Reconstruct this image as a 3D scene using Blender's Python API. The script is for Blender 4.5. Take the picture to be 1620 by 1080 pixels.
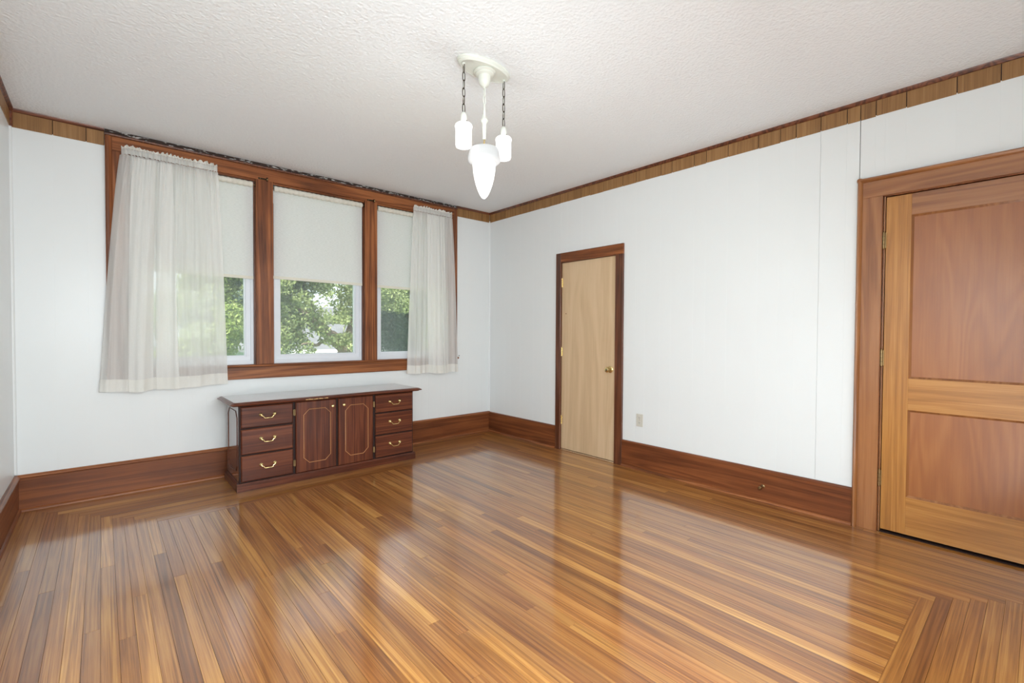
import bpy, bmesh, math, random
from mathutils import Vector, Matrix
import numpy as np
random.seed(7)
S = bpy.context.scene
COL = S.collection
for o in list(bpy.data.objects): bpy.data.objects.remove(o)
PI = math.pi

# ------------------------------------------------------------------ camera, world, lights, exposure
W, H, FR = 4.141, 2.74, -5.03          # room width, height, y of the wall behind the camera
CAM = Vector((-3.68493, -4.62482, 1.24765)); FPX = 738.17
yaw, pitch, roll = 0.7213583, -0.01972506, 0.00507492
fw = Vector((math.sin(yaw)*math.cos(pitch), math.cos(yaw)*math.cos(pitch), math.sin(pitch)))
rt = Vector((math.cos(yaw), -math.sin(yaw), 0)); up = rt.cross(fw)
r2 = rt*math.cos(roll) + up*math.sin(roll); u2 = -rt*math.sin(roll) + up*math.cos(roll)
cd = bpy.data.cameras.new('camera'); cam = bpy.data.objects.new('camera', cd); COL.objects.link(cam)
cd.sensor_width = 36; cd.lens = FPX*36/1620; cd.clip_start = .02; cd.clip_end = 400
M4 = Matrix((r2, u2, -fw)).transposed().to_4x4(); M4.translation = CAM
cam.matrix_world = M4; S.camera = cam

S.view_settings.view_transform = 'Standard'; S.view_settings.look = 'None'
S.view_settings.gamma = 1; S.view_settings.use_curve_mapping = False
S.view_settings.exposure = 0.2

wd = bpy.data.worlds.new('world'); S.world = wd; wd.use_nodes = True
nt = wd.node_tree; bg = nt.nodes['Background']
sky = nt.nodes.new('ShaderNodeTexSky'); sky.sky_type = 'NISHITA'; sky.sun_disc = False
sky.sun_elevation = math.radians(48); sky.sun_rotation = math.radians(200); sky.dust_density = 3.0; sky.air_density = .8
mx = nt.nodes.new('ShaderNodeMix'); mx.data_type = 'RGBA'; mx.inputs[0].default_value = .6
nt.links.new(sky.outputs[0], mx.inputs[6]); mx.inputs[7].default_value = (7.5, 8.0, 8.4, 1)
nt.links.new(mx.outputs[2], bg.inputs[0]); bg.inputs[1].default_value = .3

def light(name, kind, energy, loc, rot=(0,0,0), color=(1,1,1), size=.1, size_y=None):
    l = bpy.data.lights.new(name, kind); l.energy = energy; l.color = color
    if kind == 'AREA':
        l.size = size
        if size_y: l.shape = 'RECTANGLE'; l.size_y = size_y
    elif kind == 'POINT': l.shadow_soft_size = size
    elif kind == 'SUN': l.angle = size
    o = bpy.data.objects.new(name, l); COL.objects.link(o); o.location = loc; o.rotation_euler = rot
    return o
sn = light('sun', 'SUN', 13, (0, -5, 12), size=.01, color=(1, .95, .86))
sn.rotation_euler = Vector((.55, .45, -.75)).to_track_quat('-Z', 'Y').to_euler()
# two added fill lamps, then daylight from an inferred window in the left wall
light('fill_front', 'AREA', 128, (-3.2, FR+.12, 1.25), (math.radians(51), 0, 0), (.87, .96, 1), 1.9, 1.7)  # added soft fill from behind the camera, evens out the walls
light('fill_ceiling', 'AREA', 14, (-1.7, FR+.35, .4), (math.radians(138), 0, 0), (.87, .96, 1), 2.4, .6)  # added up-facing fill that brightens the ceiling
light('daylight_left', 'AREA', 9, (-W+.05, -4.3, 2.0), (math.radians(90), 0, math.radians(-90)), (.87, .96, 1), 1.1, 1.2)

# ------------------------------------------------------------------ materials
def nm(name):
    m = bpy.data.materials.new(name); m.use_nodes = True
    t = m.node_tree; b = t.nodes['Principled BSDF']
    return m, t, b
def node(t, kind, **kw):
    n = t.nodes.new(kind)
    for k, v in kw.items():
        if k.startswith('i'): n.inputs[int(k[1:])].default_value = v
        else: setattr(n, k, v)
    return n
def ramp(t, stops):
    r = t.nodes.new('ShaderNodeValToRGB')
    while len(r.color_ramp.elements) > 1: r.color_ramp.elements.remove(r.color_ramp.elements[0])
    r.color_ramp.elements[0].position = stops[0][0]; r.color_ramp.elements[0].color = (*stops[0][1], 1)
    for p, c in stops[1:]:
        e = r.color_ramp.elements.new(p); e.color = (*c, 1)
    return r
def srgb(r, g, b):
    f = lambda c: ((c/255+.055)/1.055)**2.4 if c > 10 else c/255/12.92
    return (f(r), f(g), f(b))
def bump(t, b, src, strength, dist):
    bp = node(t, 'ShaderNodeBump'); bp.inputs['Strength'].default_value = strength; bp.inputs['Distance'].default_value = dist
    t.links.new(src, bp.inputs['Height']); t.links.new(bp.outputs[0], b.inputs['Normal'])
    return bp
def plain(name, col, rough=.5, metal=0, coat=0, nscale=0, nstr=.2, ndist=.001, var=0.0):
    m, t, b = nm(name)
    b.inputs['Base Color'].default_value = (*col, 1); b.inputs['Roughness'].default_value = rough
    b.inputs['Metallic'].default_value = metal; b.inputs['Coat Weight'].default_value = coat
    tc = node(t, 'ShaderNodeTexCoord')
    ns = node(t, 'ShaderNodeTexNoise'); ns.inputs['Scale'].default_value = nscale or 30; ns.inputs['Detail'].default_value = 4
    t.links.new(tc.outputs['Object'], ns.inputs['Vector'])
    if nscale: bump(t, b, ns.outputs[0], nstr, ndist)
    if var:
        n2 = node(t, 'ShaderNodeTexNoise'); n2.inputs['Scale'].default_value = 1.7; n2.inputs['Detail'].default_value = 3
        t.links.new(tc.outputs['Object'], n2.inputs['Vector'])
        r = ramp(t, [(.3, tuple(c*(1-var) for c in col)), (.7, tuple(min(1, c*(1+var)) for c in col))])
        t.links.new(n2.outputs[0], r.inputs[0]); t.links.new(r.outputs[0], b.inputs['Base Color'])
    return m
def wood(name, dark, mid, light_, axis='z', rough=.35, coat=.5, crough=.15, fine=55, figure=7, distort=3.0, figmix=.55,
         tone=None, spec=.5, blot=.25, gstr=.15, span=.5):
    """grain runs along `axis` in object space; each object gets its own offset and, with tone, its own shade"""
    m, t, b = nm(name); L = t.links
    tc = node(t, 'ShaderNodeTexCoord'); oi = node(t, 'ShaderNodeObjectInfo')
    ad = node(t, 'ShaderNodeVectorMath', operation='MULTIPLY_ADD')
    cv = node(t, 'ShaderNodeCombineXYZ')
    m1 = node(t, 'ShaderNodeMath', operation='MULTIPLY', i1=37.0); m2 = node(t, 'ShaderNodeMath', operation='MULTIPLY', i1=71.0)
    L.new(oi.outputs['Random'], m1.inputs[0]); L.new(oi.outputs['Random'], m2.inputs[0])
    for k in (0, 1): L.new(m1.outputs[0], cv.inputs[k])
    L.new(m2.outputs[0], cv.inputs[2])
    ad.inputs[1].default_value = (1, 1, 1); L.new(tc.outputs['Object'], ad.inputs[0]); L.new(cv.outputs[0], ad.inputs[2])
    ai = 'xyz'.index(axis)
    def mapped(al, ac):
        mp = node(t, 'ShaderNodeMapping'); s = [ac]*3; s[ai] = al
        mp.inputs['Scale'].default_value = s; L.new(ad.outputs[0], mp.inputs['Vector']); return mp
    a = mapped(1.6, fine); nf = node(t, 'ShaderNodeTexNoise'); nf.inputs['Scale'].default_value = 1.0*2.2; nf.inputs['Detail'].default_value = 5; nf.inputs['Roughness'].default_value = .6
    L.new(a.outputs[0], nf.inputs['Vector'])
    c = mapped(.45, figure); nw = node(t, 'ShaderNodeTexNoise'); nw.inputs['Scale'].default_value = .8; nw.inputs['Detail'].default_value = 2.2
    nw.inputs['Distortion'].default_value = .6; L.new(c.outputs[0], nw.inputs['Vector'])
    rg = node(t, 'ShaderNodeMath', operation='MULTIPLY', i1=distort*6.0); L.new(nw.outputs[0], rg.inputs[0])
    sn_ = node(t, 'ShaderNodeMath', operation='SINE'); rr = node(t, 'ShaderNodeMath', operation='MULTIPLY', i1=PI); L.new(rg.outputs[0], rr.inputs[0]); L.new(rr.outputs[0], sn_.inputs[0])
    mr = node(t, 'ShaderNodeMapRange'); mr.inputs[1].default_value = -1; mr.inputs[2].default_value = 1; L.new(sn_.outputs[0], mr.inputs[0])
    mixf = node(t, 'ShaderNodeMix'); mixf.inputs[0].default_value = figmix; L.new(nf.outputs[0], mixf.inputs[2]); L.new(mr.outputs[0], mixf.inputs[3])
    lo = node(t, 'ShaderNodeMapping'); s = [3.5]*3; s[ai] = 1.1; lo.inputs['Scale'].default_value = s; L.new(ad.outputs[0], lo.inputs['Vector'])
    nb = node(t, 'ShaderNodeTexNoise'); nb.inputs['Scale'].default_value = 1.3; nb.inputs['Detail'].default_value = 3; L.new(lo.outputs[0], nb.inputs['Vector'])
    mixb = node(t, 'ShaderNodeMix'); mixb.inputs[0].default_value = blot; L.new(mixf.outputs[0], mixb.inputs[2]); L.new(nb.outputs[0], mixb.inputs[3])
    r = ramp(t, [(.5-span*.5, dark), (.5, mid), (.5+span*.5, light_)]); L.new(mixb.outputs[0], r.inputs[0])
    col = r.outputs[0]
    if tone:
        tr = ramp(t, tone); L.new(oi.outputs['Random'], tr.inputs[0])
        mu = node(t, 'ShaderNodeMix', data_type='RGBA', blend_type='MULTIPLY'); mu.inputs[0].default_value = 1
        L.new(col, mu.inputs[6]); L.new(tr.outputs[0], mu.inputs[7]); col = mu.outputs[2]
    L.new(col, b.inputs['Base Color'])
    b.inputs['Roughness'].default_value = rough; b.inputs['Coat Weight'].default_value = coat; b.inputs['Coat Roughness'].default_value = crough
    b.inputs['Specular IOR Level'].default_value = spec; b.inputs['Coat IOR'].default_value = 1.62 if name.startswith('floor') else 1.5
    bump(t, b, nf.outputs[0], gstr, .0006)
    return m

M = {}
FT = [(0, (.55, .42, .36)), (.12, (1.05, .9, .8)), (.25, (.72, .62, .52)), (.4, (1.25, 1.2, 1.1)), (.5, (.8, .66, .6)), (.62, (1.0, .95, .85)), (.75, (1.4, 1.42, 1.35)), (.85, (.9, .78, .7)), (1, (1.1, 1.05, .9))]
FT = [(p, tuple(min(1, v/1.55) for v in c)) for p, c in FT]
FD, FM, FL = srgb(112, 62, 26), srgb(194, 132, 66), srgb(234, 180, 102)
for ax in 'xy':
    M['floor_'+ax] = wood('floor_wood_'+ax, FD, FM, FL, axis=ax, rough=.34, coat=1.0, crough=.11, fine=105, figure=26, distort=1.9, figmix=.26, tone=FT, blot=.35, gstr=.12, span=.5)
TD, TM, TL = srgb(66, 32, 16), srgb(138, 80, 44), srgb(184, 118, 70)
for ax in 'xyz':
    M['trim_'+ax] = wood('stained_trim_'+ax, TD, TM, TL, axis=ax, rough=.42, coat=.15, crough=.25, fine=60, figure=12, distort=1.9, figmix=.3, blot=.35, span=.5, spec=.3)
    M['base_'+ax] = wood('baseboard_wood_'+ax, srgb(72, 36, 18), srgb(120, 66, 36), srgb(156, 94, 52), axis=ax, rough=.42, coat=.12, crough=.25, fine=60, figure=11, distort=1.9, figmix=.3, blot=.45, span=.55, spec=.3)
    M['door_'+ax] = wood('oak_door_'+ax, srgb(132, 80, 28), srgb(180, 120, 52), srgb(206, 150, 78), axis=ax, rough=.36, coat=.3, crough=.2, fine=90, figure=10, distort=1.8, figmix=.22, blot=.3, span=.6)
    M['case_'+ax] = wood('door_casing_'+ax, srgb(102, 54, 24), srgb(154, 98, 54), srgb(184, 126, 78), axis=ax, rough=.32, coat=.55, crough=.2, fine=50, figure=8, distort=2.2, figmix=.35, blot=.3, span=.8)
    M['cred_'+ax] = wood('credenza_veneer_'+ax, srgb(48, 20, 12), srgb(94, 46, 28), srgb(132, 74, 46), axis=ax, rough=.34, coat=.22, crough=.15, spec=.35, fine=55, figure=16, distort=1.6, figmix=.3, blot=.25, span=.65)
M['dark_side'] = wood('casing_stain_dark', srgb(58, 28, 16), srgb(98, 54, 32), srgb(128, 76, 48), axis='z', rough=.4, coat=.3, fine=60, figure=10, figmix=.25)
M['birch'] = wood('birch_panel', srgb(122, 62, 22), srgb(158, 92, 36), srgb(184, 120, 58), axis='z', rough=.4, coat=.6, crough=.3, fine=40, figure=4, distort=4.5, figmix=.28, blot=.5, span=.9)
M['ply'] = wood('luan_door_skin', srgb(190, 156, 116), srgb(218, 188, 150), srgb(234, 208, 176), axis='z', rough=.5, coat=0, fine=90, figure=5, distort=1.6, figmix=.28, blot=.3, span=.9)
M['frieze'] = wood('walnut_print_panelling', srgb(98, 66, 36), srgb(152, 110, 64), srgb(184, 142, 92), axis='z', rough=.5, coat=.1, fine=110, figure=22, distort=1.5, figmix=.2, blot=.3, span=.7)
M['cedar'] = wood('crown_wood', srgb(70, 34, 20), srgb(106, 56, 34), srgb(128, 74, 48), axis='x', rough=.4, coat=.3, fine=60, figure=10)
M['wall'] = plain('white_wall_paint', srgb(239, 242, 242), .32, nscale=220, nstr=.05, ndist=.0004, var=.006)
M['wall'].node_tree.nodes['Principled BSDF'].inputs['Specular IOR Level'].default_value = .4
M['seam'] = plain('dark_seam', srgb(60, 56, 52), .8, nscale=50, nstr=.1)
# stippled ceiling paint
m, t, b = nm('stippled_ceiling'); M['ceil'] = m
b.inputs['Base Color'].default_value = (*srgb(245, 248, 250), 1); b.inputs['Roughness'].default_value = .75
tc = node(t, 'ShaderNodeTexCoord')
n1 = node(t, 'ShaderNodeTexNoise'); n1.inputs['Scale'].default_value = 75; n1.inputs['Detail'].default_value = 5; n1.inputs['Roughness'].default_value = .6
n2 = node(t, 'ShaderNodeTexVoronoi'); n2.inputs['Scale'].default_value = 60
t.links.new(tc.outputs['Object'], n1.inputs['Vector']); t.links.new(n1.outputs['Color'], n2.inputs['Vector'])
t.links.new(tc.outputs['Object'], n2.inputs['Vector'])
ma = node(t, 'ShaderNodeMath', operation='ADD'); t.links.new(n1.outputs[0], ma.inputs[0]); t.links.new(n2.outputs[0], ma.inputs[1])
bump(t, b, ma.outputs[0], .55, .006)
M['white_metal'] = plain('aged_white_enamel', srgb(226, 228, 218), .35, coat=.3, nscale=90, nstr=.1, ndist=.0005, var=.03)
M['vinyl'] = plain('white_vinyl', srgb(232, 236, 242), .35, nscale=60, nstr=.02, ndist=.0003)
M['vinyl_grey'] = plain('grey_gasket', srgb(150, 160, 172), .5, nscale=60, nstr=.05)
M['brass'] = plain('polished_brass', srgb(232, 210, 150), .24, metal=1, nscale=80, nstr=.05, ndist=.0003)
M['old_brass'] = plain('aged_brass', srgb(158, 134, 96), .35, metal=1, nscale=120, nstr=.15, ndist=.0004, var=.2)
M['bronze'] = plain('dark_bronze', srgb(70, 58, 46), .4, metal=.9, nscale=120, nstr=.15, ndist=.0004)
M['gilt'] = plain('gilt_groove', srgb(186, 134, 88), .3, metal=.35, coat=.4, nscale=120, nstr=.1, ndist=.0003, var=.15)
M['dark_in'] = plain('shadow_gap_wood', srgb(46, 24, 18), .7, nscale=60, nstr=.1)
M['raw'] = plain('chipped_raw_board', srgb(196, 156, 108), .8, nscale=200, nstr=.5)
M['ivory'] = plain('ivory_plastic', srgb(214, 210, 198), .35, nscale=60, nstr=.02)
M['slot'] = plain('slot_black', srgb(50, 46, 42), .6, nscale=60, nstr=.02)
M['plaster_gap'] = plain('black_gap_and_plaster_crumbs', srgb(64, 56, 52), .9, nscale=160, nstr=.8, ndist=.004)
# crumbs of ceiling paint on the gap
t = M['plaster_gap'].node_tree; b = t.nodes['Principled BSDF']; tc = node(t, 'ShaderNodeTexCoord')
mp = node(t, 'ShaderNodeMapping'); mp.inputs['Scale'].default_value = (28, 60, 90); n1 = node(t, 'ShaderNodeTexNoise'); n1.inputs['Scale'].default_value = 1; n1.inputs['Detail'].default_value = 3
t.links.new(tc.outputs['Object'], mp.inputs['Vector']); t.links.new(mp.outputs[0], n1.inputs['Vector'])
r = ramp(t, [(.56, srgb(58, 44, 38)), (.6, srgb(190, 186, 182))]); t.links.new(n1.outputs[0], r.inputs[0]); t.links.new(r.outputs[0], b.inputs['Base Color'])
# credenza top: laminate, glossy
M['cred_side'] = wood('credenza_gloss_side', srgb(48, 20, 12), srgb(88, 44, 28), srgb(118, 64, 42), axis='z', rough=.25, coat=1.0, crough=.06, fine=55, figure=12, figmix=.3, blot=.2, gstr=.02)
M['cred_top'] = wood('credenza_top_laminate', srgb(60, 30, 20), srgb(104, 58, 40), srgb(130, 80, 56), axis='x', rough=.22, coat=1.0, crough=.12, fine=55, figure=12, figmix=.3, blot=.2, gstr=.03)

def cloth(name, col, transp, transl, weave, bstr, mott=.05, gather=0):
    m = bpy.data.materials.new(name); m.use_nodes = True; t = m.node_tree; t.nodes.clear(); L = t.links
    out = node(t, 'ShaderNodeOutputMaterial'); d = node(t, 'ShaderNodeBsdfDiffuse'); tl = node(t, 'ShaderNodeBsdfTranslucent'); tr = node(t, 'ShaderNodeBsdfTransparent')
    tc = node(t, 'ShaderNodeTexCoord'); mp = node(t, 'ShaderNodeMapping'); mp.inputs['Scale'].default_value = weave
    L.new(tc.outputs['Object'], mp.inputs['Vector']); n = node(t, 'ShaderNodeTexNoise'); n.inputs['Scale'].default_value = 1; n.inputs['Detail'].default_value = 3
    L.new(mp.outputs[0], n.inputs['Vector'])
    r = ramp(t, [(.3, tuple(c*(1-mott) for c in col)), (.7, tuple(min(1, c*(1+mott)) for c in col))]); L.new(n.outputs[0], r.inputs[0])
    L.new(r.outputs[0], d.inputs[0]); L.new(r.outputs[0], tl.inputs[0])
    bp = node(t, 'ShaderNodeBump'); bp.inputs['Strength'].default_value = bstr; bp.inputs['Distance'].default_value = .002
    L.new(n.outputs[0], bp.inputs['Height']); L.new(bp.outputs[0], d.inputs['Normal'])
    a = node(t, 'ShaderNodeMixShader'); a.inputs[0].default_value = transl; L.new(d.outputs[0], a.inputs[1]); L.new(tl.outputs[0], a.inputs[2])
    c = node(t, 'ShaderNodeMixShader'); c.inputs[0].default_value = transp; L.new(a.outputs[0], c.inputs[1]); L.new(tr.outputs[0], c.inputs[2])
    if gather:
        m2 = node(t, 'ShaderNodeMapping'); m2.inputs['Scale'].default_value = (30, 1, 1.1); n2 = node(t, 'ShaderNodeTexNoise'); n2.inputs['Scale'].default_value = 1; n2.inputs['Detail'].default_value = 3
        L.new(tc.outputs['Object'], m2.inputs['Vector']); L.new(m2.outputs[0], n2.inputs['Vector'])
        mr = node(t, 'ShaderNodeMapRange'); mr.inputs[1].default_value = .35; mr.inputs[2].default_value = .62; mr.inputs[3].default_value = transp+gather; mr.inputs[4].default_value = transp-gather
        L.new(n2.outputs[0], mr.inputs[0]); L.new(mr.outputs[0], c.inputs[0])
    L.new(c.outputs[0], out.inputs[0]); return m
M['sheer'] = cloth('sheer_curtain', srgb(252, 251, 247), .28, .28, (700, 700, 160), .25, gather=.05)
M['pleat'] = cloth('doubled_sheer', srgb(252, 251, 247), .12, .26, (700, 700, 160), .25, gather=.03)
M['hem'] = cloth('curtain_hem', srgb(250, 249, 243), .04, .22, (600, 600, 200), .3)
M['shade'] = cloth('woven_blind', srgb(247, 248, 246), .03, .35, (45, 45, 330), 1.0, .07)
M['lace'] = cloth('blind_roll_cloth', srgb(244, 240, 228), 0, .2, (160, 160, 400), .5)
# window glass and insect screen
def pane(name, transp, col, refl):
    m = bpy.data.materials.new(name); m.use_nodes = True; t = m.node_tree; t.nodes.clear(); L = t.links
    out = node(t, 'ShaderNodeOutputMaterial'); tr = node(t, 'ShaderNodeBsdfTransparent'); tr.inputs[0].default_value = (*transp, 1)
    if refl:
        g = node(t, 'ShaderNodeBsdfGlossy'); g.inputs['Roughness'].default_value = .02
        fr = node(t, 'ShaderNodeFresnel'); fr.inputs[0].default_value = 1.45; mx = node(t, 'ShaderNodeMixShader')
        L.new(fr.outputs[0], mx.inputs[0]); L.new(tr.outputs[0], mx.inputs[1]); L.new(g.outputs[0], mx.inputs[2])
    else:
        g = node(t, 'ShaderNodeBsdfDiffuse'); g.inputs[0].default_value = (*col, 1); mx = node(t, 'ShaderNodeMixShader'); mx.inputs[0].default_value = .15
        L.new(tr.outputs[0], mx.inputs[1]); L.new(g.outputs[0], mx.inputs[2])
    L.new(mx.outputs[0], out.inputs[0]); return m
M['glass'] = pane('window_glass', (.96, .98, .97), None, True)
M['screen'] = pane('insect_screen', (1, 1, 1), srgb(190, 196, 200), False)
m, t, b = nm('lit_opal_glass'); M['opal'] = m
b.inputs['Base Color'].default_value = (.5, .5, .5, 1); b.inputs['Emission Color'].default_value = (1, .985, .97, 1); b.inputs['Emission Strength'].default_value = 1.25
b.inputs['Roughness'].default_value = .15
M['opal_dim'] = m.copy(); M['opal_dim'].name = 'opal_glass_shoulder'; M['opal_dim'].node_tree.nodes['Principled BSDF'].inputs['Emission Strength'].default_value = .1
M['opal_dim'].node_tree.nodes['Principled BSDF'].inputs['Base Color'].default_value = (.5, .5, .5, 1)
# outdoors
def leafmat(name, c1, c2, c3):
    m = bpy.data.materials.new(name); m.use_nodes = True; t = m.node_tree; t.nodes.clear(); L = t.links
    out = node(t, 'ShaderNodeOutputMaterial'); d = node(t, 'ShaderNodeBsdfDiffuse'); tl = node(t, 'ShaderNodeBsdfTranslucent')
    tc = node(t, 'ShaderNodeTexCoord'); n = node(t, 'ShaderNodeTexNoise'); n.inputs['Scale'].default_value = 5; n.inputs['Detail'].default_value = 6; n.inputs['Roughness'].default_value = .8
    L.new(tc.outputs['Object'], n.inputs['Vector']); r = ramp(t, [(.3, c1), (.5, c2), (.7, c3)]); L.new(n.outputs[0], r.inputs[0])
    L.new(r.outputs[0], d.inputs[0]); L.new(r.outputs[0], tl.inputs[0]); a = node(t, 'ShaderNodeMixShader'); a.inputs[0].default_value = .45
    L.new(d.outputs[0], a.inputs[1]); L.new(tl.outputs[0], a.inputs[2]); L.new(a.outputs[0], out.inputs[0]); return m
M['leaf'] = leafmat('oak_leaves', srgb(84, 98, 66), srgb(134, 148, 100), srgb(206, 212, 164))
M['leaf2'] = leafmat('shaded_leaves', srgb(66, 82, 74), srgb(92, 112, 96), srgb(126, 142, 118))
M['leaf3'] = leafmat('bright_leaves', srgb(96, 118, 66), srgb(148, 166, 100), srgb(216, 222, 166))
M['bark'] = plain('grey_bark', srgb(118, 104, 92), .9, nscale=14, nstr=.9, ndist=.04, var=.25)
M['lawn'] = plain('lawn_grass', srgb(120, 150, 84), .9, nscale=25, nstr=.6, ndist=.03, var=.25)
M['drive'] = plain('pale_concrete', srgb(176, 172, 168), .85, nscale=30, nstr=.2, ndist=.004, var=.06)
M['siding'] = plain('pale_blue_siding', srgb(160, 174, 184), .6, nscale=40, nstr=.05)
M['roofing'] = plain('grey_shingle', srgb(104, 106, 110), .9, nscale=30, nstr=.5, ndist=.01, var=.15)
M['gutter'] = plain('white_gutter', srgb(228, 230, 232), .5, nscale=30, nstr=.02)
M['pink'] = plain('pale_pink_brick', srgb(206, 178, 166), .8, nscale=30, nstr=.3)
M['winglass'] = plain('dark_house_window', srgb(66, 76, 86), .12, nscale=30, nstr=.01)

# ------------------------------------------------------------------ mesh helpers
class MB:
    def __init__(s): s.v = []; s.f = []; s.sm = []
    def add(s, vs, fs, smooth=False):
        k = len(s.v); s.v += [tuple(v) for v in vs]; s.f += [tuple(k+i for i in f) for f in fs]; s.sm += [smooth]*len(fs); return s
    def box(s, x0, x1, y0, y1, z0, z1):
        x0, x1 = sorted((x0, x1)); y0, y1 = sorted((y0, y1)); z0, z1 = sorted((z0, z1))
        return s.add([(x0,y0,z0),(x1,y0,z0),(x1,y1,z0),(x0,y1,z0),(x0,y0,z1),(x1,y0,z1),(x1,y1,z1),(x0,y1,z1)],
                     [(0,3,2,1),(4,5,6,7),(0,1,5,4),(1,2,6,5),(2,3,7,6),(3,0,4,7)])
    def cbox(s, x0, x1, y0, y1, z0, z1, side, c=.001):
        """box whose visible face (side: '-y','-x','+x','+z') has chamfered edges"""
        x0, x1 = sorted((x0, x1)); y0, y1 = sorted((y0, y1)); z0, z1 = sorted((z0, z1))
        ax = 'xyz'.index(side[1]); lo = [x0, y0, z0]; hi = [x1, y1, z1]; a, b2 = [i for i in range(3) if i != ax]
        sg = 1 if side[0] == '+' else -1
        front = hi[ax] if sg > 0 else lo[ax]; back = lo[ax] if sg > 0 else hi[ax]
        def ring(d, ins):
            out = []
            for (p, q) in ((0,0),(1,0),(1,1),(0,1)):
                P = [0,0,0]; P[ax] = d; P[a] = (hi[a]-ins) if p else (lo[a]+ins); P[b2] = (hi[b2]-ins) if q else (lo[b2]+ins); out.append(tuple(P))
            return out
        vs = ring(back, 0)+ring(front-sg*c, 0)+ring(front, c)
        fs = [(0,1,2,3), (11,10,9,8)]
        for k in (0, 4):
            for i in range(4): j = (i+1) % 4; fs.append((k+i, k+4+i, k+4+j, k+j))
        if (sg > 0) != (ax == 1): pass
        return s.add(vs, fs)
    def prism(s, prof, p0, p1, u, v, smooth=False, m0=None, m1=None):
        """profile [(a,b)] on axes u,v swept from p0 to p1; m0/m1 = end shift per unit a (mitres)"""
        p0, p1, u, v = map(Vector, (p0, p1, u, v)); n = len(prof); d = (p1-p0).normalized()
        A = [p0+u*a+v*b+(d*a*m0 if m0 else Vector()) for a, b in prof]; B = [p1+u*a+v*b+(d*a*m1 if m1 else Vector()) for a, b in prof]
        s.add(A+B, [(i, (i+1) % n, n+(i+1) % n, n+i) for i in range(n)], smooth)
        k = len(s.v)-2*n; s.f += [tuple(k+i for i in reversed(range(n))), tuple(k+n+i for i in range(n))]; s.sm += [False, False]; return s
    def lathe(s, prof, c, seg=32, ax=(0,0,1), sx=1, sy=1):
        c = Vector(c); q = Vector((0,0,1)).rotation_difference(Vector(ax)); vs = []; fs = []
        for r, h in prof:
            for i in range(seg):
                a = 2*PI*i/seg; vs.append(c+q@Vector((r*math.cos(a)*sx, r*math.sin(a)*sy, h)))
        for k in range(len(prof)-1):
            for i in range(seg): j = (i+1) % seg; fs.append((k*seg+i, k*seg+j, (k+1)*seg+j, (k+1)*seg+i))
        fs.append(tuple(reversed(range(seg)))); fs.append(tuple((len(prof)-1)*seg+i for i in range(seg)))
        s.add(vs, fs, True); s.sm[-1] = s.sm[-2] = False; return s
    def tube(s, pts, r, seg=8, closed=False):
        pts = [Vector(p) for p in pts]; n = len(pts); vs = []; fs = []; nrm = None
        for i, p in enumerate(pts):
            a = pts[(i-1) % n] if (closed or i > 0) else p; b2 = pts[(i+1) % n] if (closed or i < n-1) else p
            d = (b2-a).normalized()
            if nrm is None: nrm = d.orthogonal().normalized()
            nrm = (nrm-d*nrm.dot(d)).normalized(); bi = d.cross(nrm); rr = r[i] if isinstance(r, (list, tuple)) else r
            for k in range(seg): t_ = 2*PI*k/seg; vs.append(p+nrm*math.cos(t_)*rr+bi*math.sin(t_)*rr)
        for i in range(n if closed else n-1):
            for k in range(seg): fs.append((i*seg+k, i*seg+(k+1) % seg, ((i+1) % n)*seg+(k+1) % seg, ((i+1) % n)*seg+k))
        if not closed: fs += [tuple(reversed(range(seg))), tuple((n-1)*seg+k for k in range(seg))]
        s.add(vs, fs, True); return s
    def ball(s, c, r, seg=16, sc=(1,1,1)):
        pr = [(max(1e-4, r*math.sin(PI*i/10)), -r*math.cos(PI*i/10)*sc[2]) for i in range(11)]
        return s.lathe(pr, c, seg, sx=sc[0], sy=sc[1])
    def build(s, name, mat, parent=None, origin=None, bevel=0, fix=True):
        me = bpy.data.meshes.new(name)
        vs = [Vector(v) for v in s.v]
        if origin is None:
            lo = Vector([min(v[i] for v in vs) for i in range(3)]); hi = Vector([max(v[i] for v in vs) for i in range(3)])
            origin = (lo+hi)/2
            if parent is None: origin.z = lo.z
        origin = Vector(origin)
        me.from_pydata([v-origin for v in vs], [], s.f); me.polygons.foreach_set('use_smooth', s.sm)
        if fix:
            bm = bmesh.new(); bm.from_mesh(me); bmesh.ops.recalc_face_normals(bm, faces=bm.faces); bm.to_mesh(me); bm.free()
        me.materials.append(M[mat] if isinstance(mat, str) else mat)
        if any(s.sm): me.set_sharp_from_angle(angle=math.radians(38))
        o = bpy.data.objects.new(name, me); COL.objects.link(o)
        o.location = origin; WO[o.name] = origin
        if parent: o.parent = parent; o.location = origin-WO[parent.name]
        if bevel:
            bv = o.modifiers.new('bevel', 'BEVEL'); bv.width = bevel; bv.segments = 2; bv.limit_method = 'ANGLE'; bv.angle_limit = math.radians(40)
        return o
WO = {}
def thing(name, loc, label, cat, group=None, kind=None):
    o = bpy.data.objects.new(name, None); COL.objects.link(o); o.location = loc; o.empty_display_size = .05; WO[o.name] = Vector(loc)
    return tag(o, label, cat, group, kind)
def tag(o, label=None, cat=None, group=None, kind=None):
    if label: o['label'] = label
    if cat: o['category'] = cat
    if group: o['group'] = group
    if kind: o['kind'] = kind
    return o

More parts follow.
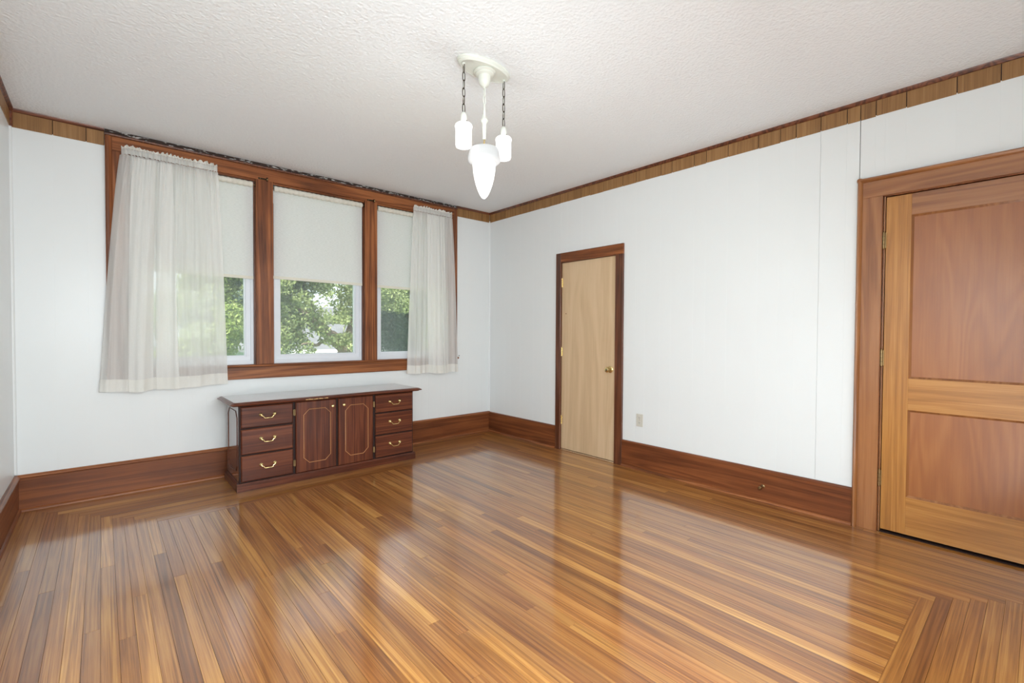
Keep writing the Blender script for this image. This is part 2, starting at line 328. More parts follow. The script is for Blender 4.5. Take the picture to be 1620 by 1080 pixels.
# ------------------------------------------------------------------ floor: strip planks with mitred borders
fl = MB().box(-W-.1, .12, FR-.1, .14, -.12, -.02).build('floor', 'dark_in')
tag(fl, 'glossy golden brown hardwood strip floor with stepped mitred borders', 'floor', kind='structure')
rnd = random.Random(11)
NB = 14; PW = .0552; BW = NB*PW                       # border rows, plank width, border width
yb = lambda x: -(.635+.075*(-x))                      # inner line of the window-side border
YF = FR+BW                                            # inner line of the border behind the camera
def plank(q, ax, mat):
    """q: four floor corners in order; slightly chamfered board"""
    q = [Vector((a, b, 0)) for a, b in q]; c = sum(q, Vector())/4; g = .0003
    lz = rnd.uniform(-.0003, .0003)
    def ins(d): return [p+(c-p).normalized()*d*1.3 if False else Vector((p.x+(d if p.x < c.x else -d), p.y+(d if p.y < c.y else -d), 0)) for p in q]
    a0 = ins(g); a1 = ins(g+.0005)
    vs = [Vector((p.x, p.y, -.02)) for p in a0]+[Vector((p.x, p.y, lz-.0005)) for p in a0]+[Vector((p.x, p.y, lz)) for p in a1]
    fs = [(0,3,2,1), (8,9,10,11)]
    for k in (0, 4):
        for i in range(4): j = (i+1) % 4; fs.append((k+i, k+j, k+4+j, k+4+i))
    return MB().add(vs, fs).build('plank', mat, fl)
# planks running away from the camera side to the window wall
ncol = int(round(W/PW)); cw = W/ncol
for i in range(ncol):
    xa = -W+i*cw; xb = xa+cw; xm = (xa+xb)/2
    fromL = i; fromR = ncol-1-i
    if fromL < NB: top = yb(-W+BW)*(fromL+.0)/NB - .0
    elif fromR < NB: top = yb(-BW)*(fromR+.0)/NB
    else: top = None
    if fromR < NB: bot = FR+(fromR)*cw
    elif fromL < NB: bot = FR+(fromL)*cw
    else: bot = YF
    ta, tb = (top, top) if top is not None else (yb(xa), yb(xb))
    ta = min(ta, -.0001); tb = min(tb, -.0001)
    ycuts = []
    y = bot+rnd.uniform(.9, 2.6)
    while y < ta-.5: ycuts.append(y); y += rnd.uniform(1.4, 3.0)
    ycuts = ycuts[:2]
    ys = [bot]+ycuts
    for k, y0 in enumerate(ys):
        if k+1 < len(ys): plank([(xa, y0), (xb, y0), (xb, ys[k+1]), (xa, ys[k+1])], 'y', 'floor_y')
        else: plank([(xa, y0), (xb, y0), (xb, tb), (xa, ta)], 'y', 'floor_y')
# window-side border rows (planks along x)
for j in range(NB):
    f0, f1 = j/NB, (j+1)/NB
    # row j keeps to the steps of the long planks it meets
    xl = -W+(j+1)*cw; xr = -(j+1)*cw
    yo = lambda x, f: max(-W+BW, min(-BW, x)) and (yb(max(-W+BW, min(-BW, x)))*f)
    xs = [xl]+sorted([v for v in (xl+rnd.uniform(.9, 1.7),)])+[xr]
    for k in range(len(xs)-1):
        a, b_ = xs[k], xs[k+1]
        plank([(a, yo(a, f1)), (b_, yo(b_, f1)), (b_, yo(b_, f0)), (a, yo(a, f0))], 'x', 'floor_x')
# border rows by the wall behind the camera
for j in range(NB):
    y0 = FR+j*cw; y1 = y0+cw; xl = -W+(j+1)*cw; xr = -(j+1)*cw
    xs = [xl, xr-rnd.uniform(1.3, 2.0), xr]
    for k in range(2): plank([(xs[k], y0), (xs[k+1], y0), (xs[k+1], y1), (xs[k], y1)], 'x', 'floor_x')

# ------------------------------------------------------------------ ceiling
ce = MB().box(-W-.1, .12, FR-.1, .14, H, H+.12).build('ceiling', 'ceil', origin=(-W/2, FR/2, H))
tag(ce, 'off-white stippled plaster ceiling', 'ceiling', kind='structure')

# ------------------------------------------------------------------ walls with boards
WX0, WX1, WZ0, WZ1 = -3.516, -.65, .95, 2.60          # window band opening
T = .008                                               # board thickness
wb = MB()
wb.box(-W-.1, WX0, T, .14, -.02, H).box(WX1, .12, T, .14, -.02, H).box(WX0, WX1, T, .14, -.02, WZ0).box(WX0, WX1, T, .14, WZ1, H)
wb = wb.build('wall_back', 'seam'); tag(wb, 'white grooved panelling wall around the triple window', 'wall', kind='structure')
gx = [-W, -3.931, -3.757, -3.53, -3.38, -3.28, -3.13, -3.03, -2.83, -2.73, -2.56, -2.33, -2.18, -2.08, -1.93, -1.83, -1.63, -1.53, -1.36, -1.13, -.98, -.88, -.73, -.63, -.43, -.33, -.127, 0]
for a, b_ in zip(gx, gx[1:]):
    if b_ <= WX0 or a >= WX1: rg = [(a, b_, 0, H)]
    else:
        rg = [(a, b_, 0, WZ0-.03), (a, b_, WZ1, H)]
        if a < WX0: rg = [(a, WX0, 0, H), (WX0, b_, 0, WZ0-.03)]
        if b_ > WX1: rg = [(WX1, b_, 0, H), (a, WX1, 0, WZ0-.03)]
    for (p, q_, z0, z1) in rg: MB().cbox(p, q_, 0, T, z0, z1, '-y', .0004).build('panel', 'wall', wb)
# right wall: openings for both doors
D1 = (-1.94, -1.229, 1.99)          # small door y0,y1,top
D2 = (-4.785, -3.955, 2.112)
wr = MB()
wr.box(T, .12, D1[1], .14, -.02, H).box(T, .12, D2[1], D1[0], -.02, H).box(T, .12, FR-.1, D2[0], -.02, H)
wr.box(T, .12, D1[0], D1[1], D1[2], H).box(T, .12, D2[0], D2[1], D2[2], H)
wr.box(.08, .12, D1[0], D1[1], -.02, D1[2]).box(.08, .12, D2[0], D2[1], -.02, D2[2])
wr = wr.build('wall_right', 'seam'); tag(wr, 'white grooved panelling wall with the two wooden doors', 'wall', kind='structure')
gy = [0, -.11, -.307, -.407, -.578, -.799, -.949, -1.062, -1.211, -1.312, -1.507, -1.607, -1.778, -1.999, -2.149, -2.249, -2.4, -2.503, -2.703, -2.806, -2.98, -3.205, -3.354, -3.455, -3.605, -3.754, -3.826, -3.906, -4.054, -4.277, -4.451, -4.65, FR]
gapw = {-3.826: .0035, -3.605: .0012, -1.211: .0012}
for b_, a in zip(gy, gy[1:]):
    a_ = a+gapw.get(a, 0)/2; bb = b_-gapw.get(b_, 0)/2
    segs = [(a_, bb, 0)]
    for (d0, d1, zt) in (D1, D2):
        nx = []
        for (p, q_, z0) in segs:
            if q_ <= d0 or p >= d1: nx.append((p, q_, z0)); continue
            if p < d0: nx.append((p, d0, z0))
            nx.append((max(p, d0), min(q_, d1), zt))
            if q_ > d1: nx.append((d1, q_, z0))
        segs = nx
    for (p, q_, z0) in segs:
        if q_-p > .002: MB().cbox(0, T, p, q_, z0, H, '-x', .0004).build('panel', 'wall', wr)
# left wall and the wall behind the camera
wl = MB().box(-W-.1, -W-T, FR-.1, .14, -.02, H).build('wall_left', 'seam'); tag(wl, 'white panelling wall seen edge-on at the far left', 'wall', kind='structure')
gl = [0, -.18, -.4, -.61, -.81, -1.01, -1.22, -1.44, -1.83, -2.24, -2.64, -3.05, -3.66, -4.3, FR]
for b_, a in zip(gl, gl[1:]): MB().cbox(-W-T, -W, a, b_, 0, H, '+x', .0009).build('panel', 'wall', wl)
wf = MB().box(-W-.1, .12, FR-.1, FR, -.02, H).build('wall_front', 'wall'); tag(wf, 'white wall behind the camera', 'wall', kind='structure')

# frieze of printed walnut panelling under the ceiling, with crown strip
def frieze(name, label, cuts, side, z0=2.622, rag=.002):
    rf = random.Random(5)
    f = thing(name, {'b': (cuts[0], 0, z0), 'r': (0, cuts[0], z0), 'l': (-W, cuts[0], z0)}[side], label, 'trim', kind='structure')
    for a, b_ in zip(cuts, cuts[1:]):
        lo, hi = min(a, b_)+.0022, max(a, b_)-.0022; zz = z0+rf.uniform(-rag, rag)
        if side == 'b': mb = MB().cbox(lo, hi, -.005, 0, zz, H-.002, '-y', .0008); lip = MB().box(lo, hi, -.0065, -.005, zz, zz+.012)
        elif side == 'r': mb = MB().cbox(-.005, 0, lo, hi, zz, H-.002, '-x', .0008); lip = MB().box(-.0065, -.005, lo, hi, zz, zz+.006)
        else: mb = MB().cbox(-W, -W+.005, lo, hi, zz, H-.002, '+x', .0008); lip = MB().box(-W+.005, -W+.0065, lo, hi, zz, zz+.006)
        mb.build('frieze_board', 'frieze', f)
    bk = {'b': MB().box(cuts[0], cuts[-1], -.0015, 0, z0+.006, H-.002), 'r': MB().box(-.0015, 0, cuts[0], cuts[-1], z0+.006, H-.002), 'l': MB().box(-W, -W+.0015, cuts[0], cuts[-1], z0+.006, H-.002)}[side]
    bk.build('backing', 'dark_in', f)
    cp = [(0, 0), (.018, 0), (.016, -.006), (.011, -.014), (.006, -.02), (0, -.022)]
    if side == 'b': c = MB().prism(cp, (cuts[0], -.005, H), (cuts[-1], -.005, H), (0,-1,0), (0,0,1))
    elif side == 'r': c = MB().prism(cp, (-.005, cuts[0], H), (-.005, cuts[-1], H), (-1,0,0), (0,0,1))
    else: c = MB().prism(cp, (-W+.005, cuts[0], H), (-W+.005, cuts[-1], H), (1,0,0), (0,0,1))
    c.build('crown_strip', 'cedar', f)
    return f
frieze('trim_1', 'walnut-look frieze boards along the ceiling above both doors', gy, 'r')
frieze('trim_2', 'short walnut-look frieze between left corner and window', [-W+.006, -3.931, -3.757, -3.656], 'b', z0=2.616)
frieze('trim_3', 'short walnut-look frieze between window and far right corner', [-.511, -.127, -.006], 'b')
frieze('trim_4', 'walnut-look frieze along the left wall at the ceiling', gl, 'l')
# corner beads
qr = [(0, 0)]+[(.014*math.cos(a), .014*math.sin(a)) for a in [PI/2*i/6 for i in range(7)]]
tag(MB().prism(qr, (0, 0, .25), (0, 0, 2.64), (-1,0,0), (0,-1,0), True).build('trim_5', 'wall'), 'thin white corner bead at the far right corner', 'trim', kind='structure')
tag(MB().prism(qr, (-W, 0, .26), (-W, 0, 2.62), (1,0,0), (0,-1,0), True).build('trim_6', 'wall'), 'thin white corner bead at the left corner', 'trim', kind='structure')
tag(MB().prism(qr, (-W+.004, -.004, 2.62), (-W+.004, -.004, 2.735), (1,0,0), (0,-1,0), True).build('trim_7', 'cedar'), 'brown corner bead where the left friezes meet', 'trim', kind='structure')

# ------------------------------------------------------------------ baseboards
CP = [(0, .225), (.02, .225), (.029, .229), (.031, .234), (.029, .239), (.021, .243), (.014, .25), (0, .25)]
BP = [(0, 0), (.02, 0), (.02, .222), (.02, .225), (0, .225)]
SP = [(.02, 0)]+[(.02+.015*math.cos(a), .018*math.sin(a)) for a in [PI/2*i/5 for i in range(6)]]
def baseboard(name, label, runs, side):
    f = thing(name, runs[0][2], label, 'baseboard', kind='structure')
    for (a, b_, o) in runs:
        if side == 'b': p0, p1, u, mat = (a, 0, 0), (b_, 0, 0), (0,-1,0), 'base_x'
        elif side == 'r': p0, p1, u, mat = (0, a, 0), (0, b_, 0), (-1,0,0), 'base_y'
        elif side == 'l': p0, p1, u, mat = (-W, a, 0), (-W, b_, 0), (1,0,0), 'base_y'
        else: p0, p1, u, mat = (a, FR, 0), (b_, FR, 0), (0,1,0), 'base_x'
        MB().prism(BP if side != 'r' else [(0, 0), (.02, 0), (.02, .232), (.018, .24), (.01, .244), (0, .244)], p0, p1, u, (0,0,1)).build('board', mat, f)
        if side != 'r': MB().prism(CP, p0, p1, u, (0,0,1)).build('cap_moulding', M['trim_'+mat[-1]], f)
        MB().prism(SP, p0, p1, u, (0,0,1), True).build('shoe_moulding', M['trim_'+mat[-1]], f)
    return f
baseboard('baseboard_back', 'tall reddish-brown baseboard under the window', [(-W, 0, (-W, 0, 0))], 'b')
baseboard('baseboard_right', 'tall brown baseboard along the wall of the two doors', [(-.02, -1.168, (0, 0, 0)), (-2.026, -3.822, (0, 0, 0)), (-4.92, FR, (0, 0, 0))], 'r')
baseboard('baseboard_left', 'dark baseboard with ridged cap at the left edge', [(0, FR, (-W, 0, 0))], 'l')
baseboard('baseboard_front', 'baseboard behind the camera', [(-W, 0, (-W, FR, 0))], 'f')

# ------------------------------------------------------------------ window casing
tw = thing('trim_8', (-2.08, 0, .82), 'stained wood casing framing the three windows from ceiling to sill', 'window casing', kind='structure')
MB().cbox(-3.655, -.512, -.02, .0, 2.588, 2.705, '-y', .002).build('head_board', 'trim_x', tw)
hp = [(0, 0), (.022, 0), (.03, .006), (.032, .013), (.028, .02), (.018, .024), (0, .024)]
MB().prism(hp, (-3.655, 0, 2.69), (-.512, 0, 2.69), (0,-1,0), (0,0,1), True).build('cap_moulding', 'dark_side', tw)
MB().box(-3.655, -.512, -.012, 0, 2.712, H-.001).build('ceiling_gap', 'plaster_gap', tw)
MB().box(WX0, WX1, 0, .04, 2.573, 2.60).build('head_stop', 'trim_x', tw)
bbp = [(0, 0), (.0, .028), (.008, .036), (.022, .036), (.032, .026), (.041, .022), (.041, 0)]
MB().prism(bbp, (-3.655, 0, .83), (-3.655, 0, 2.69), (1,0,0), (0,-1,0), True).build('backband', 'trim_z', tw)
MB().prism(bbp, (-.512, 0, .83), (-.512, 0, 2.69), (-1,0,0), (0,-1,0), True).build('backband', 'trim_z', tw)
MB().cbox(-3.614, WX0, -.02, 0, .951, 2.588, '-y', .0015).build('side_board', 'trim_z', tw)
MB().cbox(WX1, -.553, -.02, 0, .951, 2.588, '-y', .0015).build('side_board', 'trim_z', tw)
MULL = [(-2.652, -2.513), (-1.649, -1.515)]
for a, b_ in MULL:
    MB().cbox(a, b_, -.02, .04, .951, 2.588, '-y', .002).build('mullion_board', 'trim_z', tw)
    MB().box(a-.012, a, .016, .04, .951, 2.574).box(b_, b_+.012, .016, .04, .951, 2.574).build('mullion_stop', 'dark_side', tw)
for x in (WX0, WX1-.0): MB().box(x-.006, x+.006, .0, .04, .951, 2.574).build('side_stop', 'dark_side', tw)
stp = [(-.06, 0), (.042, 0), (.047, .004), (.048, .01), (.046, .016), (.04, .02), (-.06, .02)]
MB().prism(stp, (-3.67, 0, .931), (-.497, 0, .931), (0,-1,0), (0,0,1)).build('stool', 'trim_x', tw)
MB().cbox(-3.64, -.527, -.02, 0, .826, .931, '-y', .002).build('apron', 'trim_x', tw)

# ------------------------------------------------------------------ the three windows
WIN = [(-3.516, -2.652), (-2.513, -1.649), (-1.515, -.65)]
wlab = ['white vinyl window on the left, mostly behind the left curtain', 'white vinyl window in the middle of the three', 'white vinyl window on the right, partly behind the right curtain']
for i, (a, b_) in enumerate(WIN):
    w = thing('window_%d' % (i+1), ((a+b_)/2, .04, .95), wlab[i], 'window', kind='structure')
    def ring(x0, x1, z0, z1, wd_, y0, y1, name, mat, par):
        m_ = MB()
        m_.box(x0, x1, y0, y1, z0, z0+wd_).box(x0, x1, y0, y1, z1-wd_, z1).box(x0, x0+wd_, y0, y1, z0+wd_, z1-wd_).box(x1-wd_, x1, y0, y1, z0+wd_, z1-wd_)
        return m_.build(name, mat, par, bevel=.0015)
    a1, b1 = a+.0, b_-.0
    ring(a1, b1, .951, 2.60, .034, .04, .13, 'frame', 'vinyl', w)
    ring(a1+.034, b1-.034, .985, 2.566, .036, .052, .105, 'sash', 'vinyl', w)
    ring(a1+.07, b1-.07, 1.021, 2.53, .010, .062, .1, 'glazing_bead', 'vinyl', w)
    MB().box(a1+.08, b1-.08, .083, .086, 1.031, 2.52).build('pane', 'glass', w)
    ring(a1+.062, b1-.062, 1.012, 2.54, .012, .106, .118, 'screen_frame', 'vinyl_grey', w)
    MB().box(a1+.07, b1-.07, .1115, .1125, 1.02, 2.53).build('screen', 'screen', w)

# ------------------------------------------------------------------ roller blinds
blab = ['cream woven roller blind in the left window, right half showing beside the curtain', 'cream woven roller blind in the middle window', 'cream woven roller blind in the right window, running behind the right curtain']
for i, ((a, b_), zb) in enumerate(zip(WIN, (1.714, 1.724, 1.712))):
    xm = (a+b_)/2
    bl = thing('roller_blind', (xm, .0, 2.53), blab[i], 'blind', 'roller blinds in the triple window')
    x0, x1 = a+.006, b_-.016
    # rolled cloth with puckered scallops
    rr = []; pts = []
    n = 160
    for k in range(n+1):
        x = x0+.006+(x1-x0-.012)*k/n; pts.append((x, -.001, 2.538)); s_ = abs(math.sin(PI*(x-x0)/.042)); rr.append((.0195+.006*s_)*(.85 if k in (0, n) else 1))
    MB().tube(pts, rr, 14).build('roller', 'lace', bl)
    # fabric sheet with slight ripple and skewed lower edge
    nx, nz = 48, 40; vs = []; fs = []
    zl = zb+.003; zr = zb-.004
    for yy in (0, 1):
        for p in range(nz+1):
            for q_ in range(nx+1):
                u_ = q_/nx; v_ = p/nz; zt = 2.545; z_ = (zl*(1-u_)+zr*u_)*(1-v_)+zt*v_
                y_ = .016+.0022*math.sin(u_*9+i)*(1-v_)+.001*math.sin(u_*31+v_*4) + (.0008 if yy else 0)
                vs.append((x0+(x1-x0)*u_, y_, z_))
    N1 = (nx+1)*(nz+1)
    for p in range(nz):
        for q_ in range(nx): k = p*(nx+1)+q_; fs.append((k, k+1, k+nx+2, k+nx+1)); fs.append((N1+k, N1+k+nx+1, N1+k+nx+2, N1+k+1))
    MB().add(vs, fs, True).build('blind_fabric', 'shade', bl, fix=False)
    MB().add([(x0, .0125, zl-.002), (x1, .0125, zr-.002), (x1, .0125, zr+.024), (x0, .0125, zl+.024), (x0, .0205, zl-.002), (x1, .0205, zr-.002), (x1, .0205, zr+.024), (x0, .0205, zl+.024)],
             [(0,1,2,3), (7,6,5,4), (0,4,5,1), (3,2,6,7), (0,3,7,4), (1,5,6,2)]).build('hem_bar', 'lace', bl)
    for s_, x in ((1, a), (-1, b_)):
        MB().box(x, x+s_*.0035, -.014, .016, 2.52, 2.565).build('bracket', 'bronze', bl)
        MB().tube([(x, -.001, 2.538), (x+s_*.013, -.001, 2.538)], .004, 8).build('pin', 'old_brass', bl)

# ------------------------------------------------------------------ curtains on flat rods
def curtain(label, xt0, xt1, xb0, xb1, zt, zbl, zbr, seed, steps, retl, retr, folds=()):
    rc = random.Random(seed)
    c = thing('sheer_curtain', ((xt0+xt1)/2, -.07, zt), label, 'curtain', 'short sheer curtains at the ends of the window band')
    ph = [rc.uniform(0, 6.28) for _ in range(12)]
    zp0 = zt-.045; zhem = .092
    nu, nv = 260, 70
    def pt(u, v, hem=False):
        """u across, v 0 top of pocket .. 1 lower edge"""
        xt = xt0+(xt1-xt0)*u; xb = xb0+(xb1-xb0)*u
        s_ = v**.75*1.0
        x = xt*(1-s_)+xb*s_
        g = math.exp(-v*7)                       # tight gathers at the rod
        y = -.082
        y += g*.007*math.sin(u*155+ph[0]+2*math.sin(u*23+ph[1]))
        y += (1-g)*.0115*math.sin(u*46+ph[2]+1.6*math.sin(u*9+ph[3])+.5*v)*(.55+.45*math.sin(u*7+ph[4]))
        y += .017*v*math.sin(u*14.5+ph[5]+.9*math.sin(3*u+ph[6]))
        y += .0048*math.sin(u*92+ph[7]+v*1.5*math.sin(u*5+ph[8]))*(.35+.65*math.exp(-v*1.6))
        for (uc, wd_, dy) in steps:              # overlapping pleats: a sharp-edged fold
            d = (u-uc+.02*(1-v))/wd_; k = max(0, 1-abs(d)) if d < 0 else max(0, 1-d*3.2)
            y -= dy*k*min(1, v*1.6+.15)
            x -= (xb1-xb0)*.018*k*min(1, v*2)
        if u < retl: y = y*(u/retl)**.6 + (-.035)*(1-(u/retl)**.6)
        if u > 1-retr: k = ((1-u)/retr)**.6; y = y*k+(-.035)*(1-k)
        zb = zbl*(1-u)+zbr*u+.0035*math.sin(u*14.5+ph[5]+.7)
        z = zt*(1-v)+zb*v
        return Vector((x, min(y, -.034), z))
    def sheet(v0, v1, n, off=0):
        vs = []; fs = []
        for p in range(n+1):
            for q_ in range(nu+1):
                P = pt(q_/nu, v0+(v1-v0)*p/n); P.y += off; vs.append(P)
        for p in range(n):
            for q_ in range(nu): k = p*(nu+1)+q_; fs.append((k, k+1, k+nu+2, k+nu+1))
        return MB().add(vs, fs, True)
    L_ = zt-(zbl+zbr)/2; vh = 1-zhem/L_
    sheet(.028, vh, nv).build('cloth', 'sheer', c, fix=False)
    sheet(vh, 1, 8, -.0006).build('hem', 'hem', c, fix=False)
    # doubled-over pleats lying on the sheet: (u0 top, u0 bottom, u1 top, u1 bottom, drop)
    for (a0, a1, b0_, b1_, drop) in folds:
        for (v0, v1, n_, mt, nme) in ((.035, vh, nv, 'pleat', 'pleat'), (vh, 1, 6, 'hem', 'pleat_hem')):
            vs = []; fs = []; nq = 70
            for p in range(n_+1):
                v = v0+(v1-v0)*p/n_; ua = a0+(a1-a0)*v**.8; ub = b0_+(b1_-b0_)*v**.8
                for q_ in range(nq+1):
                    t_ = q_/nq; P = pt(ua+(ub-ua)*t_, v); e = math.sin(PI*t_)**.5
                    P.y -= .003+(.005+.016*v)*e+.004*v*math.sin(t_*9+ph[1]); P.z -= drop*v*e; vs.append(P)
            for p in range(n_):
                for q_ in range(nq): k = p*(nq+1)+q_; fs.append((k, k+1, k+nq+2, k+nq+1))
            if nme == 'pleat': pl0 = MB().add(vs, fs, True).build(nme, mt, c, fix=False)
            else: MB().add(vs, fs, True).build(nme, mt, pl0, fix=False)
    # rod pocket (front and back of a flat loop) and ruffle standing above it
    vs = []; fs = []; npk = 8
    for p in range(npk):
        a = PI*2*p/npk
        for q_ in range(nu+1):
            P = pt(q_/nu, .0); dz = .021*math.cos(a); dy = .0065*math.sin(a)
            vs.append((P.x, min(P.y+dy+.003, -.03), zt-.026+dz+.001*math.sin(q_*.9)))
    for p in range(npk):
        for q_ in range(nu): k = p*(nu+1)+q_; k2 = ((p+1) % npk)*(nu+1)+q_; fs.append((k, k+1, k2+1, k2))
    MB().add(vs, fs, True).build('rod_pocket', 'sheer', c, fix=False)
    vs = []; fs = []; ns = 6
    for p in range(ns+1):
        for q_ in range(nu+1):
            u = q_/nu; P = pt(u, 0); ws = u*(20 if xt1-xt0 > .55 else 13)+.6*math.sin(u*9+ph[9])
            hh = .008+.022*abs(math.sin(ws*PI))**.6*(.7+.3*math.sin(u*17+ph[10])); t_ = p/ns
            vs.append((P.x+.003*math.sin(ws*6.28)*t_, P.y-.002+.005*math.sin(ws*12.5+ph[11])*t_, zt-.006+hh*t_))
    for p in range(ns):
        for q_ in range(nu): k = p*(nu+1)+q_; fs.append((k, k+1, k+nu+2, k+nu+1))
    MB().add(vs, fs, True).build('ruffle', 'hem', c, fix=False)
    return c
curtain('wide sheer white curtain hanging at the left end of the window band', -3.562, -2.951, -3.704, -2.885, 2.612, .787, .797, 3,
        [(.345, .10, .014), (.60, .06, .012), (.09, .07, .008)], .06, 0, [(.11, .20, .34, .385, .006), (.36, .405, .50, .605, .008)])
curtain('narrow sheer white curtain hanging at the right end of the window band', -1.117, -.597, -1.198, -.508, 2.617, .79, .778, 8,
        [(.50, .07, .012), (.68, .05, .012)], 0, .08, [(.30, .40, .60, .655, .004), (.62, .67, .74, .765, .007)])
# curtain rod: flat white rods with returns, and brass brackets on the mullions
def rod(label, pts):
    o = MB()
    for a, b_ in zip(pts, pts[1:]):
        d = (Vector(b_)-Vector(a)); L_ = d.length; n_ = Vector((-d.y, d.x, 0)).normalized()*.0015
        z0, z1 = a[2]-.009, a[2]+.009
        q = [Vector((a[0], a[1], 0))-n_, Vector((b_[0], b_[1], 0))-n_, Vector((b_[0], b_[1], 0))+n_, Vector((a[0], a[1], 0))+n_]
        o.add([(p.x, p.y, z0) for p in q]+[(p.x, p.y, z1) for p in q], [(0,3,2,1), (4,5,6,7), (0,1,5,4), (1,2,6,5), (2,3,7,6), (3,0,4,7)])
    r_ = o.build('curtain_rod', 'white_metal'); tag(r_, label, 'curtain rod', 'flat rods inside the curtain headings')
rod('flat white rod inside the heading of the wide left curtain', [(-3.548, -.021, 2.586), (-3.535, -.062, 2.586), (-2.962, -.062, 2.586)])
rod('flat white rod inside the heading of the narrow right curtain', [(-1.108, -.062, 2.591), (-.616, -.062, 2.591), (-.605, -.021, 2.591)])
for i, (x, lb) in enumerate(((-2.588, 'tarnished rod bracket at the top of the left mullion'), (-1.58, 'tarnished rod bracket at the top of the right mullion'))):
    b0 = thing('rod_bracket', (x, -.02, 2.59), lb, 'bracket', 'old rod brackets on the window head')
    MB().cbox(x-.045, x+.035, -.0225, -.02, 2.592, 2.607, '-y', .0006).build('plate', 'bronze', b0)
    MB().box(x+.018, x+.03, -.04, -.0225, 2.585, 2.612).build('hook', 'bronze', b0)
    MB().ball((x+.024, -.043, 2.594), .0065, 12).build('knob', 'brass', b0)
    MB().ball((x-.03, -.024, 2.60), .0035, 8).build('screw', 'old_brass', b0)

# ------------------------------------------------------------------ door_1: plain luan closet door
d1 = thing('door_1', (0, -1.585, 0), 'narrow pale plywood slab door in dark casing', 'door', kind='structure')
MB().cbox(.004, .04, -1.936, -1.234, .012, 1.984, '-x', .002).build('leaf', 'ply', d1)
cz = .022
MB().cbox(-cz, 0, -1.236, -1.168, 0, 2.087, '-x', .002).build('side_casing', 'dark_side', d1)
MB().cbox(-cz, 0, -2.023, -1.938, 0, 1.99, '-x', .002).build('side_casing', 'dark_side', d1)
MB().cbox(-cz-.001, 0, -2.023, -1.236, 1.988, 2.087, '-x', .002).build('head_casing', 'trim_y', d1)
MB().box(0, .06, -1.234, -1.229, 0, 1.99).box(0, .06, -1.94, -1.936, 0, 1.99).box(0, .06, -1.94, -1.229, 1.986, 1.99).build('jamb', 'dark_side', d1)
MB().box(-.002, .03, -1.936, -1.234, 0, .004).build('threshold_strip', 'ply', d1)
def hinge(par, y, z, h=.075, r=.0055, x=-.003, mat='old_brass'):
    hg = MB().tube([(x, y, z-h/2), (x, y, z+h/2)], r, 10).build('hinge', mat, par)
    for k in (-1, 1): MB().ball((x, y, z+k*(h/2+.003)), r*.9, 10).build('finial', mat, hg)
    MB().box(x+r*.4, x+r*.4+.002, y-.011, y+.011, z-h/2, z+h/2).build('leaf_plate', mat, hg)
    for k in (-.25, 0, .25): MB().tube([(x, y, z+h*k-.0008), (x, y, z+h*k+.0008)], r*1.12, 10).build('knuckle_ring', 'bronze', hg)
for z in (1.776, 1.045, .317): hinge(d1, -1.2365, z, .085, .0055, -.004 if False else .0, 'brass')
kb = MB().lathe([(.0315, 0), (.032, .004), (.026, .009), (.013, .012), (.011, .028), (.017, .033), (.026, .042), (.0275, .052), (.024, .06), (.013, .064), (.001, .065)], (.004, -1.872, .893), 28, ax=(-1,0,0)).build('knob', 'brass', d1)
MB().lathe([(.007, 0), (.006, .002), (.001, .0025)], (-.061, -1.872, .893), 12, ax=(-1,0,0)).build('keyhole', 'slot', kb)
MB().tube([(.0035, -1.293, 1.447), (.0052, -1.293, 1.447)], .006, 10).build('knot', 'base_z', d1)

# ------------------------------------------------------------------ door_2: two-panel oak door in wide casing
d2 = thing('door_2', (0, -4.37, 0), 'two-panel golden brown wooden door in wide casing at the right edge', 'door', kind='structure')
y0, y1 = -4.78, -3.966; xf, xb = .006, .042
st = .122
MB().cbox(xf, xb, y1-st, y1, .02, 2.1, '-x', .001).build('stile', 'door_z', d2)
MB().cbox(xf, xb, y0, y0+st, .02, 2.1, '-x', .001).build('stile', 'door_z', d2)
ya, yc = y0+st, y1-st
MB().cbox(xf, xb, ya, yc, 1.972, 2.1, '-x', .0006).build('top_rail', 'case_y', d2)
MB().cbox(xf, xb, ya, yc, .785, .978, '-x', .0006).build('middle_rail', 'door_y', d2)
MB().cbox(xf, xb, ya, yc, .02, .25, '-x', .0006).build('bottom_rail', 'door_y', d2)
for z0, z1, nme in ((.978, 1.972, 'upper_panel'), (.25, .785, 'lower_panel')):
    pn = MB().box(xf+.011, xf+.02, ya, yc, z0, z1).build(nme, 'birch', d2)
    # sticking around the panel: a dark quirk and a sloped moulding
    q = MB(); w_ = .013
    def slope(p, q2, inn, up_):
        q.add([p, q2, Vector(q2)+Vector(inn)+Vector((.011, 0, 0)), Vector(p)+Vector(up_)+Vector((.011, 0, 0))], [(0, 1, 2, 3)])
    A, B, C, D = Vector((xf+.001, ya, z0)), Vector((xf+.001, yc, z0)), Vector((xf+.001, yc, z1)), Vector((xf+.001, ya, z1))
    ins = {0: Vector((0, w_, w_)), 1: Vector((0, -w_, w_)), 2: Vector((0, -w_, -w_)), 3: Vector((0, w_, -w_))}
    cs = [A, B, C, D]
    for k in range(4): slope(cs[k], cs[(k+1) % 4], ins[(k+1) % 4], ins[k])
    q.build('panel_moulding', 'case_z', d2)
